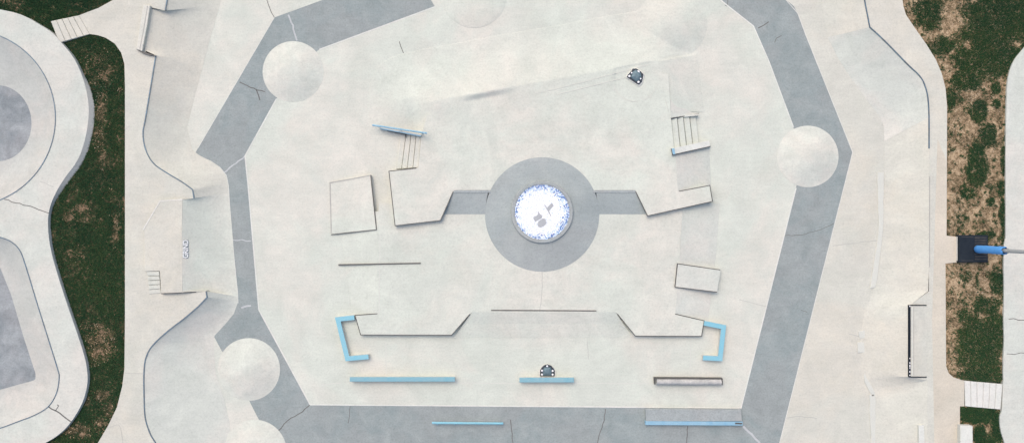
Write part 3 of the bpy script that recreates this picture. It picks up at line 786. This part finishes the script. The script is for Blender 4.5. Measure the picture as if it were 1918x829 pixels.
# ------------------------------------------------------------------ ledges
def ledge(label, plan, z0, z1, edges, m='floor', name='ledge', ew=0.05, em='steel', cat='ledge', group=None, bev=0.0):
    cx = sum(p[0] for p in plan) / len(plan); cy = sum(p[1] for p in plan) / len(plan)
    t = thing(name, label, cat, P(cx, cy, z0 if z0 >= 0 else 0), group)
    zf = z1 if callable(z1) else (lambda p: z1)
    mb = MB(); mb.prism(plan, z0, z1, m, bev=bev); mb.build('ledge_body', t)
    for e in edges:
        mb = MB(); mb.strip([P(x, y, zf((x, y))) for x, y in e], ew, 0.008, 0.07, em); mb.build('steel_edge', t)
    return t
ledge('broad manual pad whose slanted corner meets the grey ramp', [(728, 320.5), (780, 314.5), (830, 345), (851, 356), (838, 382), (825, 413), (740, 423)], -.02, ZU + .005, [[(780, 315), (728.5, 320.5), (740, 422.5), (825, 412.5), (849, 358)]], name='manual_pad', cat='manual pad')
ledge('tilted square kicker pad separated by a gap from the terrace', [(617, 341), (694, 327.5), (705, 430), (620, 439)], -.02, lambda p: 0.03 + 0.30 * max(0, min(1, (p[0] - 617) / 84)) ** 0.8, [[(694, 327.5), (705, 430)], [(705, 430), (662, 434.3), (620, 439)]], name='kicker_pad', cat='kicker')
for o_ in [o for o in col.objects if o.name == 'kicker_pad']:
    mb = MB(); mb.strip([P(x, y, .04 + .3 * max(0, (x - 617) / 84)) for x, y in [(620.5, 437), (618, 342), (655, 335.5), (692, 328.5)]], 0.07, 0.012, 0.05, 'joint'); mb.build('worn_edge', o_)
ledge('long angled white ledge reaching from the grey ramp over the slope', [(1190, 357), (1270, 358.5), (1329.5, 347), (1334.5, 377), (1213, 404)], -.02, ZU + .006, [[(1272, 358), (1329.5, 347), (1334.5, 377)], [(1334.5, 377), (1213, 404), (1190.5, 358)]], m='floor', cat='ledge')
ledge('short white hubba ledge at the foot of the four steps', [(1257.5, 278), (1328, 263), (1331, 274), (1260, 290)], -.02, lambda p: ZU + .2 - .55 * max(0, min(1, (p[0] - 1266) / 62)), [[(1331, 274), (1260, 290), (1257.5, 278)]], m='white', name='hubba_ledge')
mb = MB(); mb.prism([(1258, 278.5), (1263, 277.5), (1265, 288.5), (1260.5, 289.5)], ZU - .1, ZU + .225, 'bluegrey')
tag(recentre(mb.build('end_cap')), 'blue grey metal cap on the head of the short hubba ledge', 'cap')
ledge('slightly tilted rectangular pad with steel on three sides below the long white ledge', [(1269, 493.5), (1350, 505), (1343, 546.5), (1264.5, 537)], -.02, ZM + .10, [[(1349, 505), (1269, 493.5), (1264.5, 537), (1343, 546.5)]], m='cool', name='manual_pad', cat='manual pad')
ledge('longer lower terrace ledge below the lone slim steel edging', [(665, 590), (707, 587), (880, 587.5), (846, 627), (675.5, 626.5)], -.02, ZM + .005, [[(707, 587), (665, 590), (675.5, 626.5), (846, 627), (880, 587.5)]], ew=0.05)
ledge('shorter lower terrace ledge below the tilted rectangular pad', [(1157, 588), (1264.5, 588), (1319, 600), (1314, 629), (1190, 628.5)], -.02, ZM + .005, [[(1157, 588), (1190, 628.5), (1314, 629), (1319, 600), (1264.5, 587.5)]], ew=0.05)
ed = MB(); ed.strip([P(x, y, ZM) for x, y in [(920, 580.5), (1117, 581.5)]], 0.07, 0.02, 0.06, 'steel')
tag(recentre(ed.build('steel_edging')), 'straight steel edging on the terrace edge between the two lower ledges', 'edging')
ed = MB(); ed.strip([P(634, 495.5, ZM - .25), P(707, 494, ZM), P(788, 492.5, ZM)], 0.075, 0.05, 0.12, 'steel')
tag(recentre(ed.build('steel_edging')), 'lone slim steel edging below the kicker pad', 'edging')
ed = MB(); ed.prism([(1256, 216.5), (1309, 214), (1309, 216), (1257, 222.5)], 0.0, ZU * .55, 'cool'); ed.strip([P(1256.5, 222, ZU), P(1283, 217.5, ZU * .5), P(1309, 213.8, 0.25)], 0.05, 0.02, 0.06, 'steel')
tag(recentre(ed.build('kerb')), 'thin steel topped kerb above the plaza steps by the hubba ledge', 'kerb')
ed = MB(); ed.prism([(1246, 186), (1300, 175), (1308, 213), (1255, 221)], 0.0, lambda p: ZU + .012 if p[0] < 1280 else 0.02, 'cool')
tag(recentre(ed.build('slope_slab')), 'small grey slope slab just above the plaza steps', 'slab')

# blue benches
def bracket(label, line, w):
    t = thing('bracket_bench', label, 'bench', P(line[1][0], line[1][1], 0), 'pale blue bracket shaped benches')
    pts = [P(x, y, 0.36) for x, y in line]
    mb = MB(); mb.strip(pts, w, -0.05, 0.37, 'white'); mb.build('bench_base', t)
    mb = MB(); mb.strip(pts, w + .03, 0.0, 0.05, 'blue'); mb.build('bench_top', t)
bracket('pale blue bracket bench touching the longer lower ledge', [(663.5, 594), (632.5, 597.5), (650.5, 671), (690, 667.5)], 0.27)
bracket('pale blue bracket bench touching the shorter lower ledge', [(1319, 604.5), (1355.5, 612), (1349, 671), (1317, 669.5)], 0.27)
def bar(label, x0, x1, y0, y1, z, top, base, name='bar_bench', group='straight benches along the plaza edge'):
    t = thing(name, label, 'bench', P((x0 + x1) / 2, (y0 + y1) / 2, 0), group)
    mb = MB(); mb.prism([(x0, y0), (x1, y0), (x1, y1), (x0, y1)], z - .06, z, top, bev=0.015); mb.build('bench_top', t)
    mb = MB(); mb.prism([(x0 + 1, y0 + 1), (x1 - 1, y0 + 1), (x1 - 1, y1 - 1), (x0 + 1, y1 - 1)], 0, z - .058, base); mb.build('bench_base', t)
    return t
bar('longest straight blue bench, beneath the bracket bench', 655, 852, 705.5, 714, 0.45, 'bluefade', 'white')
bar('short straight blue bench in front of the half round bolted plate', 973, 1075, 706.5, 715.5, 0.45, 'bluefade', 'white')
rb = thing('stone_bench', 'rough grey rounded concrete bench framed with dark steel', 'bench', P(1289, 714, 0))
A, B_ = P(1229, 714, 0.24), P(1350, 714.5, 0.24)
rows = []
for i in range(41):
    t = i / 40; c = A.lerp(B_, t)
    rows.append([Vector((c.x, c.y + 0.20 * math.cos(a) * (1 + R.uniform(-.03, .03)), max(0, 0.24 + 0.22 * math.sin(a) * (1 + R.uniform(-.02, .02))))) for a in [math.pi * k / 9 - 0.3 + 0.6 * k / 9 for k in range(10)]])
mb = MB(); mb.grid(rows, 'bench'); mb.build('bench_body', rb, smooth='all')
mb = MB(); mb.strip([P(x, y, 0.34) for x, y in [(1227, 719.5), (1226.5, 707.6), (1353, 708.6), (1353, 720.5)]], 0.05, 0.0, 0.33, 'steel'); mb.build('steel_frame', rb)
rl = thing('grind_rail', 'thin pale blue grind rail on the grey path', 'rail', P(876, 791, 0))
mb = MB(); mb.tube([P(810, 791, .3), P(813, 791, .34), P(939, 792, .34), P(942, 792, .3)], 0.075, 'blue', 12); mb.build('rail_bar', rl, smooth='angle')
for x in (820, 852, 898, 932):
    mb = MB(); c = P(x, 791.5, 0); mb.tube([(c.x, c.y, 0), (c.x, c.y, .3)], 0.035, 'bluegrey', 8); mb.build('post', rl)
t = thing('curb_ledge', 'low grey ledge on the path with a worn blue coping', 'ledge', P(1300, 779, 0))
mb = MB(); mb.prism([(1209, 765), (1388, 766.5), (1390, 788), (1210, 788)], -.01, 0.26, 'greyrough', bev=0.012); mb.build('ledge_body', t)
mb = MB(); mb.strip([P(1209, 791.3, 0.27), P(1391, 792.3, 0.27)], 0.25, 0.0, 0.27, 'bluegrey'); mb.build('blue_coping', t)
mb = MB(); mb.strip([P(1377, 792, 0.282), P(1390, 792.3, 0.282)], 0.10, 0.0, 0.02, 'steel'); mb.build('bare_steel_end', t)

# bolted plates
def plate(label, outline, bolts, zb, core):
    cx = sum(p[0] for p in outline) / len(outline); cy = sum(p[1] for p in outline) / len(outline)
    t = thing('bolted_plate', label, 'plate', P(cx, cy, zb), 'blue grey bolted plates')
    mb = MB(); mb.prism([(cx + (x - cx) * 1.20, cy + (y - cy) * 1.20 + .8) for x, y in outline], zb - .02, zb + 0.05, 'white', bev=0.01); mb.build('footing', t)
    mb = MB(); mb.prism([(cx + (x - cx) * 1.04, cy + (y - cy) * 1.04) for x, y in outline], zb + .03, zb + 0.12, 'plate_rim', bev=0.012); mb.build('base_plate', t)
    mb = MB(); q1 = [P(x, y, zb + .12) for x, y in core]; c = sum(q1, Vector()) / len(q1)
    mb.grid([q1, [p + (c - p) * .12 + Vector((0, 0, .07)) for p in q1], [p + (c - p) * .55 + Vector((0, 0, .13)) for p in q1]], 'plate', True)
    mb.poly([tuple(p + (c - p) * .55 + Vector((0, 0, .13))) for p in q1], 'plate'); mb.build('cover', t)
    for x, y, r in bolts:
        x, y, r = cx + (x - cx) * .93, cy + (y - cy) * .93, r * .85
        mb = MB(); b0 = P(x, y, zb + .12); mb.tube([(b0.x, b0.y, zb + .10), (b0.x, b0.y, zb + .19), (b0.x, b0.y, zb + .20)], [r, r, r * .7], 'bolt', 10); mb.build('bolt', t)
s3 = 60 / 829.0; q3 = lambda x, y: (1160 + x * s3, 115 + y * s3)
plate('tilted five sided bolted plate standing alone on the upper terrace', [q3(*p) for p in [(205, 400), (240, 340), (310, 260), (350, 200), (440, 192), (560, 270), (618, 335), (600, 430), (580, 520), (510, 590), (470, 580), (340, 490)]],
      [(*q3(245, 388), .085), (*q3(492, 272), .11), (*q3(497, 550), .085), (*q3(308, 300), .06), (*q3(556, 462), .06)], ZU + .01, [q3(*p) for p in [(290, 420), (350, 260), (430, 215), (555, 300), (575, 400), (520, 500), (440, 530)]])
s4 = 70 / 1055.0; q4 = lambda x, y: (990 + x * s4, 670 + y * s4)
plate('half round bolted plate beside the short blue bench', [q4(*p) for p in [(335, 505), (330, 350), (370, 280), (430, 215), (530, 178), (630, 215), (690, 280), (730, 350), (728, 505)]],
      [(*q4(367, 350), .075), (*q4(690, 357), .075), (*q4(367, 466), .075), (*q4(690, 468), .075), (*q4(525, 214), .075)], 0.0, [q4(*p) for p in [(400, 495), (400, 330), (440, 262), (530, 248), (620, 262), (655, 330), (655, 495)]])

# handrail and its hubba
hb = thing('hubba_ledge', 'slim sloping ledge with pale blue top along the plaza steps', 'ledge', P(750, 246, 0))
mb = MB(); mb.prism([(712, 238), (789, 252), (788.5, 255), (711.5, 241)], -.02, lambda p: .22 + .55 * max(0, min(1, (p[0] - 712) / 77)), 'white'); mb.build('ledge_body', hb)
mb = MB(); mb.strip([P(711.5, 240.8, .22), P(760, 249.5, .56), P(788.5, 254.8, .77)], 0.06, 0.012, 0.06, 'bluegrey'); mb.build('blue_edge', hb)
mb = MB(); mb.strip([P(725, 244.5, .22), P(760, 251.3, .42)], 0.05, 0.0, 0.25, 'steel'); mb.strip([P(759.5, 249.5, .42), P(759.5, 257, .35)], 0.05, 0.02, 0.25, 'steel'); mb.build('steel_edge', hb)
hr = thing('handrail', 'slim blue handrail sloping beside the plaza steps', 'rail', P(750, 243, 0))
line = [P(698, 234.5, .45), P(702, 235, .5), P(796, 249, 1.15), P(800, 249.6, 1.13)]
mb = MB(); mb.tube(line, 0.06, 'bluegrey', 12); mb.build('rail_bar', hr, smooth='angle')
for t_, zb in ((0.08, 0), (0.5, .2), (0.93, ZU)):
    c = line[1].lerp(line[2], t_); mb = MB(); mb.tube([(c.x, c.y, zb), (c.x, c.y, c.z)], 0.035, 'bluegrey', 8); mb.build('post', hr)

# eastern ledge with dark steel face
el = thing('steel_faced_ledge', 'raised deck ledge with a dark navy steel face and white scuffs', 'ledge', P(1720, 638, ZD))
mb = MB(); mb.prism([(1704, 571), (1737, 571), (1737, 705), (1704, 705)], 0.3, lambda p: ZD + .12 - .105 * (p[0] - 1704) / 33, 'outer'); mb.build('ledge_body', el)
fx = P(1704, 638, ZD + .12).x
mb = MB(); y0, y1 = P(0, 571, ZD + .12).y, P(0, 706, ZD + .12).y
mb.add([(fx - .02, y0, ZD + .13), (fx + .055, y0, ZD + .13), (fx + .055, y1, ZD + .13), (fx - .02, y1, ZD + .13), (fx - .05, y0, .55), (fx + .055, y0, .55), (fx + .055, y1, .55), (fx - .05, y1, .55)], [(0, 1, 2, 3), (0, 3, 7, 4), (0, 4, 5, 1), (3, 2, 6, 7)], 'blackmetal'); mb.build('face_plate', el)
for yy in (571.3, 705.3):
    mb = MB(); mb.strip([P(1706, yy, ZD + .12), P(1735.5, yy, ZD + .03)], 0.06, 0.015, 0.25, 'blackmetal'); mb.build('steel_edge', el)
mb = MB(); mb.strip([P(1708.8, 574, ZD + .108), P(1708.8, 703, ZD + .108)], 0.06, 0.012, 0.04, 'chalk'); mb.strip([P(1711.4, y, ZD + .10) for y in range(575, 704, 6)], 0.035, 0.008, 0.02, 'joint'); mb.build('top_trim', el)
for yy, h_ in ((573.5, .04), (671.5, .03), (680, .05), (686, .09), (689, .06), (696.5, .05), (703, .04)):
    y = P(0, yy, 1.2).y; mb = MB()
    mb.add([(fx - .03, y - h_, ZD + .135), (fx + .03, y - h_, ZD + .135), (fx + .03, y + h_, ZD + .135), (fx - .03, y + h_, ZD + .135)], [(0, 1, 2, 3)], 'bolt'); mb.build('scuff', el, fixn=False)
wp = MB(); wp.prism([(1721, 796), (1731, 795), (1732, 829), (1733, 900), (1722, 900)], ZD - .5, ZD - .02, 'white', bev=.01)
tag(recentre(wp.build('paving_strip')), 'narrow bright white paving strip on the bank foot below the steel faced ledge', 'slab')

# ------------------------------------------------------------------ mounds on the path
def mound(label, cx, cy, r, h, m='mound', apex=(0, 0)):
    mb = MB(); rows = []; K = 14; n = 72
    for k in range(K + 1):
        t = k / K; Rr = 2.0
        z = h * (1 - (1 - t) ** 2) ** 1.35
        c = P(cx, cy, 0)
        rows.append([Vector((c.x + r * S * (1 - t) * math.cos(a) + apex[0] * t, c.y + r * S * (1 - t) * math.sin(a) + apex[1] * t, z + 0.007)) for a in [2 * math.pi * i / n for i in range(n)]])
    rows.insert(0, [Vector((p.x, p.y, 0)) for p in rows[0]])
    mb.grid(rows[:-1], m, True); mb.poly([tuple(p) for p in rows[-2]], m)
    o = mb.build('concrete_mound', smooth='angle', fixn=True)
    return tag(recentre(o), label, 'mound', 'round concrete mounds on the grey path')
mound('round concrete mound on the path bend above the handrail', 549, 134.5, 57, 0.38)
mound('round concrete mound on the path corner nearest the sandy verge', 1513, 293, 57.5, 0.38)
mound('whole round concrete mound on the path below the lettered platform', 466, 691, 58.5, 0.38)
mound('partly visible round concrete mound beside the lower grey path corner', 477, 845, 60, 0.38)

# ------------------------------------------------------------------ eastern slab, its verge kerbs
es_ = thing('raised_slab', 'raised pale concrete slab along the grass verge behind the padded pole', 'slab', P(1930, 420, ZG))
edge = spline([(1960, 40), (1918, 90), (1900, 113), (1890, 140), (1886, 180), (1884, 300), (1884, 430), (1881, 470), (1881, 560), (1880, 700), (1879, 716), (1877, 766), (1873, 780), (1875, 806), (1882, 829), (1900, 900)], 4)
edge = [(x + (0.7 * math.sin(y * .23) if 430 < y < 712 else 0), y) for x, y in edge]
mb = MB(); mb.prism(edge + [(2300, 900), (2300, 40)], ZG - .1, ZR, 'cool', bev=0.02)
crack(mb, [(1889, 597), (1899, 596), (1908, 599), (1925, 600)], ZR, 0.05); crack(mb, [(1886, 662), (1900, 663), (1912, 660), (1925, 661)], ZR, 0.04)
mb.build('slab_top', es_)
wb = MB(); wb.prism([(1799, 796), (1822, 797), (1823, 900), (1799, 900)], ZD - .1, ZD + .32, 'white', bev=.02)
tag(recentre(wb.build('concrete_block')), 'plain white concrete block beside the lower verge grass', 'block')

# ------------------------------------------------------------------ padded pole on its dark box
bx = thing('utility_box', 'square dark navy box with slatted lid at the foot of the padded pole', 'box', P(1823, 466, ZD))
mb = MB(); mb.prism([(1797, 440), (1851, 440), (1851, 491), (1797, 491)], ZG - .05, ZD + .28, 'box', bev=.03); mb.build('box_body', bx)
mb = MB(); mb.prism([(1793, 443), (1797, 442), (1797, 488), (1793, 488)], ZG - .05, ZD + .10, 'white'); mb.build('kerb', bx)
mb = MB()
for i in range(9):
    y = 443.5 + i * 5.0; mb.prism([(1826, y), (1848, y), (1848, y + 2.9), (1826, y + 2.9)], ZD + .27, ZD + .30, 'boxribs')
mb.strip([P(1801, 443.5, ZD + .28), P(1823, 443.5, ZD + .28)], .04, .006, .01, 'boxribs'); mb.strip([P(1801, 487.5, ZD + .28), P(1823, 487.5, ZD + .28)], .04, .006, .01, 'boxribs')
mb.build('slatted_lid', bx)
foot = P(1829.5, 466.0, ZD + .28); zb = ZD + .28
pl = thing('padded_pole', 'tall slim grey pole wrapped in bright blue padding above the dark box', 'pole', foot)
def at_(h_): return (foot.x, foot.y, zb + h_)
mb = MB(); mb.tube([at_(0), at_(0.03)], [.22, .22], 'blackmetal', 14); mb.build('base_flange', pl)
mb = MB()
hs = [0.03, .08, .3, .6, .9, 1.2, 1.5, 1.8, 2.05, 2.3, 2.45, 2.52]
rs = [.19, .235, .245, .235, .245, .23, .245, .235, .25, .235, .25, .20]
N = 24; rows = []
for h_, r_ in zip(hs, rs): rows.append([Vector((foot.x + (r_ + R.uniform(-.012, .012)) * math.cos(a), foot.y + (r_ + R.uniform(-.012, .012)) * math.sin(a), zb + h_ + (R.uniform(-.10, .12) if h_ > 2.4 else 0))) for a in [2 * math.pi * k / N for k in range(N)]])
mb.grid(rows, 'pad', True); mb.build('padding', pl, smooth='all', fixn=False)
mb = MB(); mb.tube([at_(0.03), at_(3.0), at_(6.0), at_(9.0)], [.125, .115, .10, .085], 'galv', 16); mb.build('shaft', pl, smooth='angle')

# ------------------------------------------------------------------ light, sky, camera
w = bpy.data.worlds.new('World'); scene.world = w; w.use_nodes = True
nt = w.node_tree; sky = nt.nodes.new('ShaderNodeTexSky'); sky.sky_type = 'NISHITA'; sky.sun_disc = False
EL = math.radians(58); sd = Vector((-0.50, 0.87, 0)).normalized() * math.cos(EL); sd.z = math.sin(EL)
sky.sun_elevation = EL; sky.sun_rotation = math.atan2(sd.x, sd.y); sky.air_density = 1.0; sky.dust_density = 4.0; sky.ozone_density = 0.6
nt.links.new(sky.outputs['Color'], nt.nodes['Background'].inputs['Color']); nt.nodes['Background'].inputs['Strength'].default_value = 0.15
sl = bpy.data.lights.new('sun', 'SUN'); sl.energy = 0.6; sl.angle = math.radians(60); sl.color = (1.0, 0.93, 0.85)
so = bpy.data.objects.new('sun', sl); col.objects.link(so); so.rotation_euler = (-sd).to_track_quat('-Z', 'Y').to_euler(); so.location = (0, 0, 60)

cam = bpy.data.cameras.new('camera'); cam.sensor_width = 36; cam.lens = 36 * H / (1918 * S); cam.clip_end = 500; cam.clip_start = 0.5
co = bpy.data.objects.new('camera', cam); col.objects.link(co); co.location = (0, 0, H); co.rotation_euler = (0, 0, 0); scene.camera = co
scene.view_settings.view_transform = 'Standard'; scene.view_settings.look = 'None'; scene.view_settings.gamma = 1
scene.view_settings.exposure = 0.68
